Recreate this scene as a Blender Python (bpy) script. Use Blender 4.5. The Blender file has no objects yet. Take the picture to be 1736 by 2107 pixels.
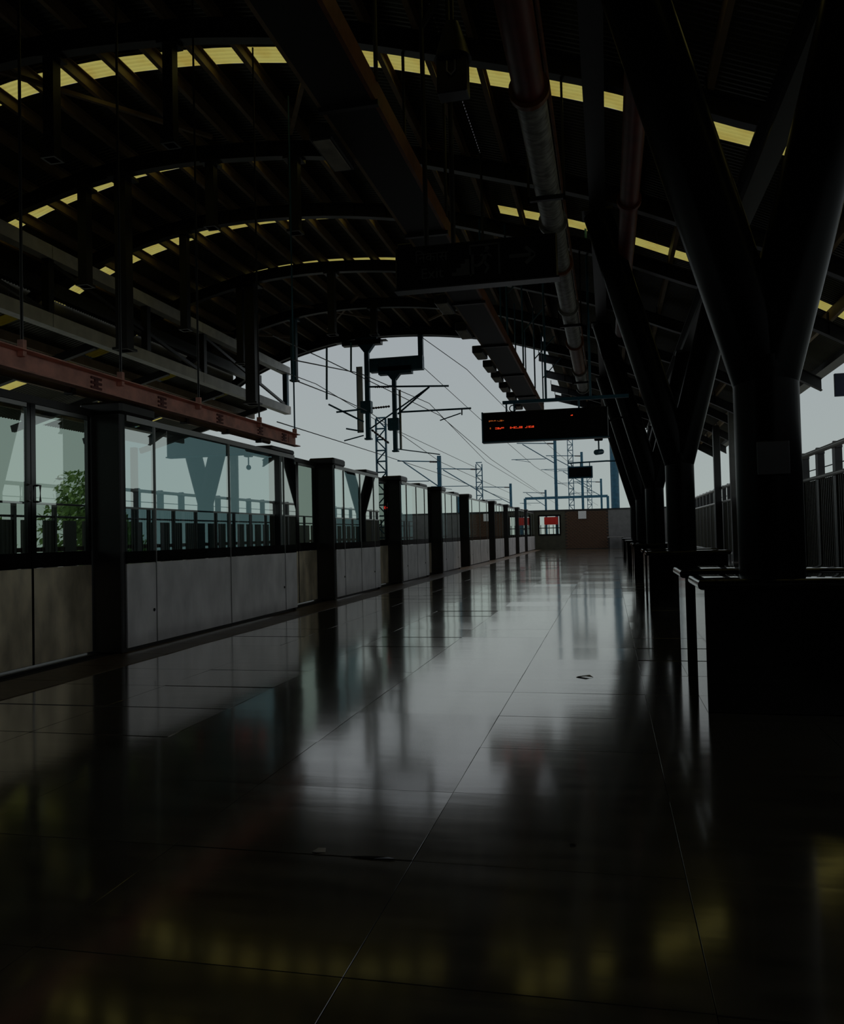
import bpy, math, random
from mathutils import Vector, Matrix
random.seed(7)
SC = bpy.context.scene
COL = SC.collection

# ---------------------------------------------------------------- camera
W, H, F = 1736.0, 2107.0, 1700.0
VP, ROLL, EYE = (1252.0, 1093.0), math.radians(1.7), 1.2
_d = Vector(((VP[0]-W/2)/F, (VP[1]-H/2)/F, 1.0)).normalized()      # along the track, in lens axes (right, down, forward)
_u = Vector((-math.sin(ROLL), -math.cos(ROLL), 0.0)); _u = (_u - _d*_u.dot(_d)).normalized()
_x = _d.cross(_u)
if _x.x < 0: _x = -_x
cd = bpy.data.cameras.new('camera'); cam = bpy.data.objects.new('camera', cd); COL.objects.link(cam)
cr = Vector((_x.x, _d.x, _u.x)); cdn = Vector((_x.y, _d.y, _u.y)); cf = Vector((_x.z, _d.z, _u.z))
cam.matrix_world = Matrix(((cr.x, -cdn.x, -cf.x, 0), (cr.y, -cdn.y, -cf.y, 0), (cr.z, -cdn.z, -cf.z, EYE), (0, 0, 0, 1)))
cd.sensor_fit = 'HORIZONTAL'; cd.sensor_width = 36.0; cd.lens = F/W*36.0
cd.clip_start = 0.05; cd.clip_end = 2000
SC.camera = cam

# ---------------------------------------------------------------- sky, sun, exposure
SC.view_settings.view_transform = 'Standard'
try: SC.view_settings.look = 'None'
except Exception: pass
SC.view_settings.exposure = 0.0
SC.view_settings.gamma = 1.0
SC.view_settings.use_curve_mapping = False
wd = bpy.data.worlds.new('hazy_sky'); SC.world = wd; wd.use_nodes = True
nt = wd.node_tree; nt.nodes.clear()
tc = nt.nodes.new('ShaderNodeTexCoord'); sp = nt.nodes.new('ShaderNodeSeparateXYZ'); rp = nt.nodes.new('ShaderNodeValToRGB')
bg = nt.nodes.new('ShaderNodeBackground'); wo = nt.nodes.new('ShaderNodeOutputWorld')
rp.color_ramp.elements[0].position = 0.0; rp.color_ramp.elements[0].color = (0.365, 0.42, 0.40, 1)
rp.color_ramp.elements[1].position = 0.35; rp.color_ramp.elements[1].color = (0.335, 0.36, 0.40, 1)
nt.links.new(tc.outputs['Generated'], sp.inputs[0]); nt.links.new(sp.outputs['Z'], rp.inputs[0])
nt.links.new(rp.outputs[0], bg.inputs[0]); bg.inputs[1].default_value = 1.0
nt.links.new(bg.outputs[0], wo.inputs[0])
sl = bpy.data.lights.new('hazy_sun', 'SUN'); sun = bpy.data.objects.new('hazy_sun', sl); COL.objects.link(sun)
sl.energy = 0.45; sl.color = (1.0, 0.86, 0.62); sl.angle = math.radians(6)
sun.rotation_euler = (math.radians(-16), math.radians(10), 0); sun.location = (0, 0, 40)

# ---------------------------------------------------------------- materials
def mat(name, col, rough=0.5, metal=0.0, noise=0.0, nscale=8.0, bump=0.0, bscale=20.0, stretch=(1, 1, 1), col2=None, spec=0.5, ior=1.5, rnoise=0.0, world=False):
    m = bpy.data.materials.new(name); m.use_nodes = True
    n = m.node_tree.nodes; l = m.node_tree.links; b = n['Principled BSDF']
    b.inputs['Base Color'].default_value = (*col, 1); b.inputs['Roughness'].default_value = rough
    b.inputs['Metallic'].default_value = metal; b.inputs['IOR'].default_value = ior
    b.inputs['Specular IOR Level'].default_value = spec
    if name == 'polished_granite':
        b.inputs['Coat Weight'].default_value = 1.0; b.inputs['Coat IOR'].default_value = 1.9; b.inputs['Coat Roughness'].default_value = 0.10; b.inputs['Coat Tint'].default_value = (1, 0.96, 0.88, 1)
        b.inputs['Specular Tint'].default_value = (1.0, 0.95, 0.87, 1)
    if noise or bump or col2:
        t = n.new('ShaderNodeTexCoord'); mp = n.new('ShaderNodeMapping'); mp.inputs['Scale'].default_value = stretch
        l.new(n.new('ShaderNodeNewGeometry').outputs['Position'] if world else t.outputs['Object'], mp.inputs[0])
    if noise or col2:
        x = n.new('ShaderNodeTexNoise'); x.inputs['Scale'].default_value = nscale; x.inputs['Detail'].default_value = 5
        l.new(mp.outputs[0], x.inputs['Vector'])
        r = n.new('ShaderNodeValToRGB'); c2 = col2 or tuple(c*(1-noise) for c in col)
        r.color_ramp.elements[0].color = (*c2, 1); r.color_ramp.elements[0].position = 0.35
        r.color_ramp.elements[1].color = (*col, 1); r.color_ramp.elements[1].position = 0.65
        l.new(x.outputs['Fac'], r.inputs[0]); l.new(r.outputs[0], b.inputs['Base Color'])
        if rnoise:
            mr = n.new('ShaderNodeMapRange'); mr.inputs[3].default_value = max(0.01, rough-rnoise); mr.inputs[4].default_value = rough+rnoise
            l.new(x.outputs['Fac'], mr.inputs[0]); l.new(mr.outputs[0], b.inputs['Roughness'])
    if bump:
        y = n.new('ShaderNodeTexNoise'); y.inputs['Scale'].default_value = bscale; y.inputs['Detail'].default_value = 3
        l.new(mp.outputs[0], y.inputs['Vector'])
        q = n.new('ShaderNodeBump'); q.inputs['Strength'].default_value = bump; q.inputs['Distance'].default_value = 0.02
        l.new(y.outputs['Fac'], q.inputs['Height']); l.new(q.outputs[0], b.inputs['Normal']); l.new(q.outputs[0], b.inputs['Coat Normal'])
    return m
def emit(name, col, s):
    m = bpy.data.materials.new(name); m.use_nodes = True
    b = m.node_tree.nodes['Principled BSDF']; b.inputs['Base Color'].default_value = (0.02, 0.01, 0.01, 1)
    b.inputs['Emission Color'].default_value = (*col, 1); b.inputs['Emission Strength'].default_value = s
    return m
def glass(name, refl, tint):
    m = bpy.data.materials.new(name); m.use_nodes = True; n = m.node_tree.nodes; l = m.node_tree.links; n.clear()
    o = n.new('ShaderNodeOutputMaterial'); mx = n.new('ShaderNodeMixShader'); g = n.new('ShaderNodeBsdfGlossy'); t = n.new('ShaderNodeBsdfTransparent')
    g.inputs['Roughness'].default_value = 0.01; g.inputs['Color'].default_value = (0.92, 0.97, 0.93, 1); t.inputs['Color'].default_value = (*tint, 1)
    fr = n.new('ShaderNodeFresnel'); fr.inputs['IOR'].default_value = 1.5
    ma = n.new('ShaderNodeMath'); ma.operation = 'ADD'; ma.use_clamp = True; ma.inputs[1].default_value = refl
    ge = n.new('ShaderNodeNewGeometry'); sb = n.new('ShaderNodeMath'); sb.operation = 'SUBTRACT'; sb.inputs[0].default_value = 1.0
    l.new(ge.outputs['Backfacing'], sb.inputs[1]); mu = n.new('ShaderNodeMath'); mu.operation = 'MULTIPLY'      # one reflecting face per sheet
    l.new(fr.outputs[0], ma.inputs[0]); l.new(ma.outputs[0], mu.inputs[0]); l.new(sb.outputs[0], mu.inputs[1]); l.new(mu.outputs[0], mx.inputs[0])
    l.new(t.outputs[0], mx.inputs[1]); l.new(g.outputs[0], mx.inputs[2]); l.new(mx.outputs[0], o.inputs[0])
    return m
def translucent(name, col, col2):
    m = bpy.data.materials.new(name); m.use_nodes = True; n = m.node_tree.nodes; l = m.node_tree.links; n.clear()
    o = n.new('ShaderNodeOutputMaterial'); t = n.new('ShaderNodeBsdfTranslucent'); d = n.new('ShaderNodeBsdfDiffuse'); mx = n.new('ShaderNodeMixShader')
    c = n.new('ShaderNodeTexCoord'); x = n.new('ShaderNodeTexNoise'); x.inputs['Scale'].default_value = 2.2; x.inputs['Detail'].default_value = 6
    r = n.new('ShaderNodeValToRGB'); r.color_ramp.elements[0].position = 0.3; r.color_ramp.elements[0].color = (*col2, 1)
    r.color_ramp.elements[1].position = 0.55; r.color_ramp.elements[1].color = (*col, 1)
    l.new(c.outputs['Object'], x.inputs['Vector']); l.new(x.outputs['Fac'], r.inputs[0]); l.new(r.outputs[0], t.inputs[0])
    d.inputs['Color'].default_value = (0.3, 0.28, 0.18, 1); mx.inputs[0].default_value = 0.08
    l.new(t.outputs[0], mx.inputs[1]); l.new(d.outputs[0], mx.inputs[2]); l.new(mx.outputs[0], o.inputs[0])
    return m
M = dict(
    tile=mat('polished_granite', (0.085, 0.080, 0.062), 0.15, noise=0.45, nscale=3, bump=0.018, bscale=2.0, stretch=(0.6, 3.6, 1), rnoise=0.05, ior=1.62, world=True),
    joint=mat('joint_grout', (0.015, 0.014, 0.012), 0.9),
    edge=mat('edge_granite', (0.10, 0.062, 0.03), 0.45, noise=0.4, nscale=6, bump=0.1, bscale=12),
    concrete=mat('concrete', (0.10, 0.10, 0.09), 0.8, noise=0.4, nscale=3),
    ballast=mat('track_bed', (0.05, 0.05, 0.045), 0.9, noise=0.5, nscale=9),
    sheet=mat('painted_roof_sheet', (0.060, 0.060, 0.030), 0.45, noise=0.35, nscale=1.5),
    sky=translucent('yellowed_rooflight', (0.82, 0.73, 0.20), (0.74, 0.58, 0.13)),
    purlin=mat('primed_purlin', (0.27, 0.185, 0.10), 0.55, noise=0.3, nscale=4),  # orange glow from the rooflights put into the base colour
    steel=mat('black_painted_steel', (0.012, 0.012, 0.014), 0.42, noise=0.4, nscale=5),
    bluesteel=mat('blue_painted_steel', (0.025, 0.14, 0.22), 0.45, noise=0.3, nscale=6),  # blue edge halo of members against the sky, put into the colour
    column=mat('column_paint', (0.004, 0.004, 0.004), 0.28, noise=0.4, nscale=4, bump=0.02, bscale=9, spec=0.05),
    granite=mat('black_granite', (0.006, 0.006, 0.006), 0.035, noise=0.5, nscale=30, ior=1.55),
    stainless=mat('brushed_stainless', (0.93, 0.91, 0.91), 0.42, metal=0.45, noise=0.25, nscale=3.0, stretch=(1, 1, 0.5), rnoise=0.08),
    doorsteel=mat('stained_stainless', (0.90, 0.78, 0.55), 0.40, metal=0.4, noise=0.5, nscale=3.5, stretch=(1, 1, 0.5), rnoise=0.08),  # yellowish steel with blotchy random tone
    darkbox=mat('charcoal_cladding', (0.020, 0.018, 0.017), 0.38, noise=0.3, nscale=5),
    band=mat('black_frit_band', (0.004, 0.004, 0.004), 0.10),
    glass=glass('screen_glass', 0.56, (0.56, 0.72, 0.74)),
    dglass=glass('door_glass', 0.30, (0.78, 0.86, 0.80)),
    clear=glass('clear_glass', 0.02, (0.95, 0.97, 0.95)),
    alu=mat('aluminium_trim', (0.35, 0.35, 0.34), 0.35, metal=0.9),
    salmon=mat('salmon_red_paint', (0.90, 0.42, 0.33), 0.5, noise=0.35, nscale=5),
    dred=mat('dull_red_paint', (0.16, 0.022, 0.015), 0.5, noise=0.4, nscale=4),
    orange=mat('orange_paint', (0.24, 0.075, 0.02), 0.5, noise=0.4, nscale=5),
    cream=mat('dirty_cream_paint', (0.46, 0.43, 0.36), 0.55, noise=0.4, nscale=4),
    white=mat('white_steel', (0.82, 0.81, 0.76), 0.5, noise=0.2, nscale=3),
    pipe=mat('galvanised_pipe', (0.36, 0.36, 0.34), 0.5, noise=0.65, nscale=7, stretch=(1, 2, 1)),
    wallp=mat('dull_green_cladding', (0.045, 0.043, 0.022), 0.45, noise=0.3, nscale=3),
    rail=mat('pale_handrail', (0.40, 0.40, 0.37), 0.35, metal=0.3),
    brown=mat('brown_brick', (0.11, 0.055, 0.025), 0.8, noise=0.5, nscale=12),
    mortar=mat('dark_mortar', (0.05, 0.04, 0.03), 0.9),
    grey=mat('grey_wall_paint', (0.16, 0.16, 0.15), 0.7, noise=0.2, nscale=3),
    signface=mat('dark_sign_face', (0.006, 0.006, 0.007), 0.25),
    signtext=mat('dim_white_print', (0.04, 0.04, 0.04), 0.6),
    bluesign=mat('navy_sign_face', (0.006, 0.018, 0.065), 0.35),
    redsign=mat('red_sign_face', (0.90, 0.03, 0.015), 0.5),
    paper=mat('white_paper', (0.70, 0.70, 0.66), 0.7),
    led_r=emit('red_led', (1.0, 0.07, 0.02), 0.7), led_o=emit('amber_led', (1.0, 0.25, 0.05), 0.25), lamp_r=emit('red_lamp', (1.0, 0.03, 0.02), 1.6),
    leafm=mat('leaf_green', (0.30, 0.50, 0.12), 0.6, noise=0.5, nscale=1.5), bark=mat('bark', (0.10, 0.07, 0.045), 0.9, noise=0.5),
    ground=mat('far_ground', (0.36, 0.38, 0.32), 0.9, noise=0.5, nscale=0.08),
    cable=mat('black_cable', (0.012, 0.014, 0.016), 0.6), insul=mat('brown_insulator', (0.05, 0.03, 0.025), 0.35),
    build=mat('pale_render', (0.45, 0.43, 0.40), 0.8, noise=0.2, nscale=0.5), pane=mat('dark_window', (0.03, 0.04, 0.05), 0.2),
)

# ---------------------------------------------------------------- mesh helpers
BASE = {}
class MB:
    def __init__(s): s.v = []; s.f = []
    def add(s, vs, fs):
        k = len(s.v); s.v += [tuple(p) for p in vs]; s.f += [tuple(i+k for i in f) for f in fs]; return s
    def box(s, x0, x1, y0, y1, z0, z1, b=0.0):
        x0, x1 = min(x0, x1), max(x0, x1); y0, y1 = min(y0, y1), max(y0, y1); z0, z1 = min(z0, z1), max(z0, z1)
        if b <= 0:
            return s.add([(x0, y0, z0), (x1, y0, z0), (x1, y1, z0), (x0, y1, z0), (x0, y0, z1), (x1, y0, z1), (x1, y1, z1), (x0, y1, z1)],
                         [(3, 2, 1, 0), (4, 5, 6, 7), (0, 1, 5, 4), (1, 2, 6, 5), (2, 3, 7, 6), (3, 0, 4, 7)])
        def ring(i, z): return [(x0+i, y0, z), (x1-i, y0, z), (x1, y0+i, z), (x1, y1-i, z), (x1-i, y1, z), (x0+i, y1, z), (x0, y1-i, z), (x0, y0+i, z)]
        def ins(z): return [(x0+b, y0+b, z), (x1-b, y0+b, z), (x1-b, y0+b, z), (x1-b, y1-b, z), (x1-b, y1-b, z), (x0+b, y1-b, z), (x0+b, y1-b, z), (x0+b, y0+b, z)]
        R = [ins(z0), ring(b, z0+b), ring(b, z1-b), ins(z1)]
        vs = [p for r in R for p in r]; fs = []
        for a in range(3):
            for i in range(8): fs.append((a*8+i, a*8+(i+1) % 8, a*8+8+(i+1) % 8, a*8+8+i))
        fs.append(tuple(range(7, -1, -1))); fs.append(tuple(range(24, 32)))
        return s.add(vs, fs)
    def beam(s, p, q, w, h, up=(0, 0, 1)):
        p, q = Vector(p), Vector(q); d = (q-p).normalized(); u = Vector(up)
        if abs(d.dot(u)) > 0.98: u = Vector((0, 1, 0))
        r = d.cross(u).normalized(); u = r.cross(d)
        vs = [e + r*(w/2*a) + u*(h/2*b) for e in (p, q) for a, b in ((-1, -1), (1, -1), (1, 1), (-1, 1))]
        return s.add(vs, [(0, 1, 2, 3), (7, 6, 5, 4), (0, 4, 5, 1), (1, 5, 6, 2), (2, 6, 7, 3), (3, 7, 4, 0)])
    def tube(s, pts, r, n=10, cap=True):
        pts = [Vector(p) for p in pts]; rr = r if isinstance(r, (list, tuple)) else [r]*len(pts)
        d0 = (pts[1]-pts[0]).normalized(); u = Vector((0, 0, 1)) if abs(d0.z) < 0.9 else Vector((0, 1, 0))
        vs = []
        for i, p in enumerate(pts):
            d = (pts[min(i+1, len(pts)-1)]-pts[max(i-1, 0)]).normalized()
            a = d.cross(u).normalized(); b = a.cross(d)
            vs += [p + (a*math.cos(t)+b*math.sin(t))*rr[i] for t in (2*math.pi*k/n for k in range(n))]
        fs = [(i*n+k, i*n+(k+1) % n, (i+1)*n+(k+1) % n, (i+1)*n+k) for i in range(len(pts)-1) for k in range(n)]
        if cap: fs += [tuple(range(n-1, -1, -1)), tuple(range((len(pts)-1)*n, len(pts)*n))]
        return s.add(vs, fs)
    def prism(s, poly, axis, a, b):
        def P(p, t): return (t, p[0], p[1]) if axis == 'x' else ((p[0], t, p[1]) if axis == 'y' else (p[0], p[1], t))
        n = len(poly); vs = [P(p, a) for p in poly]+[P(p, b) for p in poly]
        return s.add(vs, [tuple(range(n-1, -1, -1)), tuple(range(n, 2*n))]+[(i, (i+1) % n, n+(i+1) % n, n+i) for i in range(n)])
    def build(s, name, m, parent=None, smooth=False):
        o0 = BASE.get(parent.name, Vector((0, 0, 0))) if parent else Vector((0, 0, 0))
        me = bpy.data.meshes.new(name); me.from_pydata([tuple(Vector(p)-o0) for p in s.v], [], s.f); me.update()
        import bmesh
        bm = bmesh.new(); bm.from_mesh(me); bmesh.ops.recalc_face_normals(bm, faces=bm.faces); bm.to_mesh(me); bm.free()
        if smooth:
            for p in me.polygons: p.use_smooth = True
            me.set_sharp_from_angle(angle=math.radians(40))
        me.materials.append(M[m] if isinstance(m, str) else m)
        o = bpy.data.objects.new(name, me); COL.objects.link(o)
        if parent: o.parent = parent; BASE[o.name] = o0
        return o
def tag(o, label=None, cat=None, group=None, kind=None):
    if label: o['label'] = label
    if cat: o['category'] = cat
    if group: o['group'] = group
    if kind: o['kind'] = kind
    return o
def empty(name, loc, label=None, cat=None, group=None, kind=None):
    o = bpy.data.objects.new(name, None); COL.objects.link(o); o.location = loc; o.empty_display_size = 0.2
    BASE[o.name] = Vector(loc); return tag(o, label, cat, group, kind)
def inst(src, parent, loc, rot=(0, 0, 0)):
    c = src.copy(); COL.objects.link(c); c.parent = parent; c.location = loc; c.rotation_euler = rot; return c
def dup(root, loc, label=None):
    r = root.copy(); COL.objects.link(r); r.location = loc; BASE[r.name] = Vector(loc)
    if label: r['label'] = label
    for ch in list(root.children):
        c = ch.copy(); COL.objects.link(c); c.parent = r
        for g in list(ch.children):
            d = g.copy(); COL.objects.link(d); d.parent = c
    return r
ORD = ['nearest', 'second', 'third', 'fourth', 'fifth', 'sixth', 'seventh', 'eighth', 'ninth', 'tenth', 'eleventh', 'twelfth', 'farthest']
YB, YE = -10.0, 59.0                     # back and far end of the platform
XS, XW = -5.12, 4.6                      # screen face, right wall

# ---------------------------------------------------------------- floor: slab, tiles, edge strip
fl = empty('floor', (0, 0, 0), 'dark polished granite platform floor with wavy reflections', kind='structure')
MB().box(-5.75, XW, YB, YE+0.3, -1.1, -0.012).build('slab', 'joint', fl)
TX, TY = 0.968, 0.82
tm = MB().box(-TX/2+0.0012, TX/2-0.0012, -TY/2+0.0012, TY/2-0.0012, -0.012, 0.0, 0.0008).build('tile', 'tile', fl)
X0 = -0.742
cols = [X0+TX*(i+0.5) for i in range(-4, 6)]
first = True; n = 0
for r in range(30):
    y = 1.36+TY*(r+0.5)
    for x in cols:
        if x-TX/2 < -4.7 or x+TX/2 > XW+0.3: continue
        loc = (x, y, random.uniform(-0.0012, -0.0006)); rot = (random.gauss(0, 0.0032), random.gauss(0, 0.0010), 0)
        if first: tm.location = loc; tm.rotation_euler = rot; first = False
        else: inst(tm, fl, loc, rot)
        n += 1
yt = 1.36+TY*30
def rows(y0, cnt, name):
    b = MB()
    for r in range(cnt):
        for x in cols:
            y = y0+TY*(r+0.5); z = random.uniform(-0.001, 0.0); k = len(b.v)
            b.box(x-TX/2+0.0012, x+TX/2-0.0012, y-TY/2+0.0012, y+TY/2-0.0012, -0.012, 0.0)
            tx, ty = random.gauss(0, 0.0040), random.gauss(0, 0.001)
            b.v[k:] = [(p[0], p[1], p[2]+(p[1]-y)*tx+(p[0]-x)*ty) for p in b.v[k:]]
    o = b.build(name, 'tile', fl); o['kind'] = 'stuff'
rows(yt, 41, 'far_tiles')
rows(1.36-TY*14, 14, 'tiles_behind')
es = MB().box(-0.30, 0.30, -TY/2+0.003, TY/2-0.003, -0.012, 0.004, 0.002).build('edge_slab', 'edge', fl)
es.location = (-4.92, YB+TY/2, 0)
for r in range(1, 84): inst(es, fl, (-4.92, YB+TY*(r+0.5), 0))
# track bed, far parapet, outside ground
tb = MB().box(-15.2, -5.75, -40, 140, -1.6, -1.15).build('track_bed', 'ballast'); tag(tb, 'dark concrete track bed beyond the platform screens', kind='structure')
gr = MB().box(-400, 400, -200, 700, -9.2, -9).build('ground', 'ground'); tag(gr, 'distant ground far below the elevated station', kind='structure')
for i, x in enumerate((-6.55, -8.0, -10.6, -12.05)):
    b = MB().box(x-0.035, x+0.035, -30, 130, -1.02, -0.96).box(x-0.012, x+0.012, -30, 130, -1.12, -1.02).box(x-0.07, x+0.07, -30, 130, -1.15, -1.12)
    tag(b.build('running_rail', 'steel'), ['steel rail closest to the platform screens', 'second steel rail out from the platform screens', 'third steel rail out from the platform screens', 'steel rail closest to the far parapet'][i], 'rail', 'running rails on the track bed')

# ---------------------------------------------------------------- roof profile
PX = [(-17.5, 5.0), (-15.4, 6.75), (-13.85, 7.88), (-12.6, 8.46), (-11.3, 8.86), (-9.8, 9.17), (-8.4, 9.28), (-7.0, 9.25), (-5.5, 9.11), (-3.6, 8.77), (-2.2, 8.36), (-0.13, 7.70), (1.74, 6.90), (2.67, 6.52), (4.0, 5.85), (5.3, 5.10)]
def surf(x):
    for i in range(len(PX)-1):
        if x <= PX[i+1][0] or i == len(PX)-2:
            p0 = PX[max(i-1, 0)]; p1 = PX[i]; p2 = PX[i+1]; p3 = PX[min(i+2, len(PX)-1)]
            t = (x-p1[0])/(p2[0]-p1[0]); h = p2[0]-p1[0]
            m1 = (p2[1]-p0[1])/(p2[0]-p0[0])*h; m2 = (p3[1]-p1[1])/(p3[0]-p1[0])*h
            t2, t3 = t*t, t*t*t
            return (2*t3-3*t2+1)*p1[1]+(t3-2*t2+t)*m1+(-2*t3+3*t2)*p2[1]+(t3-t2)*m2
XL, XR = -14.2, 5.25                      # eaves of the vault
XG = -2.15                                # where the platform wing starts
PUR = [-13.9+0.765*i for i in range(25)]   # purlin lines
Y_END, Y_WING = 30.1, 42.3
SKY = [-1.4+3.5*k for k in range(0, 9)]; SKY = [y for y in SKY if 12 < y < 25]    # far edges of rooflight strips
SKW = [5.6, 9.1, 12.62, 18.2]
SWID = 0.46
ce = empty('ceiling', (0, 0, 0), 'dark barrel vault of corrugated sheet with yellow rooflight strips', kind='structure')
def corr(y0, y1, xs, name, m, pitch=0.105, amp=0.026):
    ys = []; y = y0
    while y < y1-1e-6:
        for q, a in ((0, 0), (0.28, 0), (0.5, 1), (0.78, 1)):
            yy = y+q*pitch
            if yy < y1-1e-4: ys.append((yy, a*amp))
        y += pitch
    ys.append((y1, 0)); b = MB(); n = len(ys)
    vs = [(x, yy, surf(x)+dz) for x in xs for yy, dz in ys]
    fs = [(i*n+k, i*n+k+1, (i+1)*n+k+1, (i+1)*n+k) for i in range(len(xs)-1) for k in range(n-1)]
    return b.add(vs, fs).build(name, m, ce)
def seg(a, b, st=0.55):
    n = max(1, int(math.ceil((b-a)/st))); return [a+(b-a)*i/n for i in range(n+1)]
# opaque sheets, one per bay and per roof half
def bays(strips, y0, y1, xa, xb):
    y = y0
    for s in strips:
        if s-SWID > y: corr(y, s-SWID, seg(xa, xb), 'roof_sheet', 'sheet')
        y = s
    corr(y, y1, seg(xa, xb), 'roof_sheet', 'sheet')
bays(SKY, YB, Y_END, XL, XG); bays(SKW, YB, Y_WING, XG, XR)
for strips, xa, xb in ((SKY, XL, XG), (SKW, XG, XR)):
    cut = [xa]+[p for p in PUR if xa+0.1 < p < xb-0.1]+[xb]
    for s in strips:
        for a, b in zip(cut, cut[1:]): corr(s-SWID, s, seg(a, b), 'rooflight_panel', 'sky')
# purlins (channels) and arched ribs
for x in PUR:
    y1 = Y_END if x < XG else Y_WING; z = surf(x)
    b = MB().box(x-0.008, x+0.008, YB, y1, z-0.25, z-0.025).box(x-0.008, x+0.07, YB, y1, z-0.265, z-0.25).box(x-0.008, x+0.07, YB, y1, z-0.04, z-0.028)
    b.build('purlin', 'purlin', ce)
RIBS = [0.5, 4.0, 7.5, 11.0, 14.9, 18.0, 22.1, 25.9, 29.8]
RIBW = [32.1, 35.6, 39.1, 42.1]
def rib(y, xa, xb, m='steel'):
    xs = seg(xa, xb, 0.5); b = MB()
    def strip(z0, z1, w):
        n = len(xs); vs = []
        for x in xs: vs += [(x, y-w/2, surf(x)+z0), (x, y+w/2, surf(x)+z0), (x, y+w/2, surf(x)+z1), (x, y-w/2, surf(x)+z1)]
        fs = [(i*4+k, i*4+(k+1) % 4, i*4+4+(k+1) % 4, i*4+4+k) for i in range(n-1) for k in range(4)]+[(3, 2, 1, 0), tuple(range(4*n-4, 4*n))]
        b.add(vs, fs)
    strip(-0.555, -0.29, 0.016); strip(-0.575, -0.555, 0.18); strip(-0.29, -0.268, 0.18)
    r = b.build('rib', m, ce)
    st = MB()
    for x in PUR:
        if xa < x < xb:
            st.box(x-0.035, x-0.008, y-0.05, y+0.05, surf(x)-0.27, surf(x)-0.08)
            st.box(x-0.006, x+0.006, y-0.085, y+0.085, surf(x)-0.555, surf(x)-0.29)
    o = st.build('purlin_cleats', 'steel', r)
    return r
for y in RIBS: rib(y, XL, XR)
for y in RIBW: rib(y, XG-0.3, XR)
# fascia at the open end of the vault and wing
def fascia(y, xa, xb, z0, z1):
    b = MB(); xs = seg(xa, xb, 0.5); n = len(xs); vs = []
    for x in xs: vs += [(x, y, surf(x)+z0), (x, y+0.06, surf(x)+z0), (x, y+0.06, surf(x)+z1), (x, y, surf(x)+z1)]
    b.add(vs, [(i*4+k, i*4+(k+1) % 4, i*4+4+(k+1) % 4, i*4+4+k) for i in range(n-1) for k in range(4)]+[(3, 2, 1, 0), tuple(range(4*n-4, 4*n))]).build('fascia', 'steel', ce)
fascia(Y_END, XL, XG, -0.55, 0.05); fascia(Y_WING, XG, XR, -0.5, 0.05)
# diagonal wind bracing under the sheets near the open end
for (xa, ya, xb, yb) in ((-9.8, 25.2, -7.6, 28.5), (-7.6, 25.2, -9.8, 28.5), (-6.0, 25.2, -3.9, 28.5), (-3.9, 25.2, -6.0, 28.5), (-12.6, 25.2, -11.0, 28.5), (-11, 25.2, -12.6, 28.5), (-9.6, 11.1, -7.2, 14.4), (-3.9, 11.1, -5.6, 14.4)):
    MB().beam((xa, ya, surf(xa)-0.33), (xb, yb, surf(xb)-0.33), 0.07, 0.07).build('brace', 'purlin', ce)
# girders along the platform that the forked columns carry, gutter on the right eave
for x in (-0.03, 2.07):
    z = surf(x)-0.575
    MB().box(x-0.012, x+0.012, YB, Y_WING, z-0.42, z-0.03).box(x-0.13, x+0.13, YB, Y_WING, z-0.03, z).box(x-0.13, x+0.13, YB, Y_WING, z-0.45, z-0.42).build('girder', 'steel', ce)
MB().box(XR-0.05, XR+0.25, YB, Y_WING, 5.02, 5.24).build('eave_gutter', 'steel', ce)
for x in (-13.2,):
    MB().box(x-0.1, x+0.1, YB, Y_END, surf(x)-0.95, surf(x)-0.60).build('girder', 'steel', ce)

for i in range(16):
    y0 = YB+i*2.5; y1 = min(y0+2.48, Y_END)
    if y0 < Y_END: MB().box(-14.3, -14.24, y0, y1, 5.95, surf(-14.2)+0.05).build('side_cladding', 'sheet', ce)
# lower lean-to canopy beyond the tracks, with its white frame
lc = empty('side_canopy', (-12.2, 12, 6.0), 'low lean-to canopy of dark sheet beyond the tracks, under the vault', 'canopy')
def lz(x): return 6.45+0.27*(x+12.3)
for (a, b_) in ((-4, 5.2), (5.7, 8.7), (9.2, 12.2), (12.7, 15.65), (16.1, 19.15), (19.6, 22.65), (23.1, 26.2), (26.65, 30.0)):
    ys = []; y = a
    while y < b_-0.01:
        ys += [(y, 0), (y+0.04, 0), (y+0.06, 0.018), (y+0.1, 0.018)]; y += 0.12
    ys.append((b_, 0)); n = len(ys)
    MB().add([(x, yy, lz(x)+dz) for x in (-12.35, -17.6) for yy, dz in ys], [(k, k+1, n+k+1, n+k) for k in range(n-1)]).build('canopy_sheet', 'sheet', lc)
for b_ in (5.2, 8.7, 12.2, 15.65, 19.15, 22.65, 26.2):
    for xa, xb in ((-12.4, -13.35), (-13.5, -14.9), (-15.0, -16.4)):
        ys = [(b_+0.5*k/16, 0.018*(k//2 % 2)) for k in range(17)]; n = 17
        MB().add([(x, yy, lz(x)+dz) for x in (xa, xb) for yy, dz in ys], [(k, k+1, n+k+1, n+k) for k in range(n-1)]).build('rooflight_panel', 'sky', lc)
for x in (-12.42, -13.42, -14.95, -16.45): MB().box(x-0.05, x+0.05, -4, 30, lz(x)-0.24, lz(x)-0.02).build('purlin', 'purlin', lc)
for y in (4.2, 7.7, 11.2, 14.6, 18.1, 21.6, 25.1, 28.6): MB().beam((-12.3, y, lz(-12.3)-0.34), (-17.5, y, lz(-17.5)-0.34), 0.14, 0.2).build('rafter', 'steel', lc)
for x in (-17.4,):
    for y in (4, 12, 20, 28): MB().box(x-0.1, x+0.1, y-0.1, y+0.1, -1.15, lz(x)-0.3).build('post', 'steel', lc)
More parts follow.
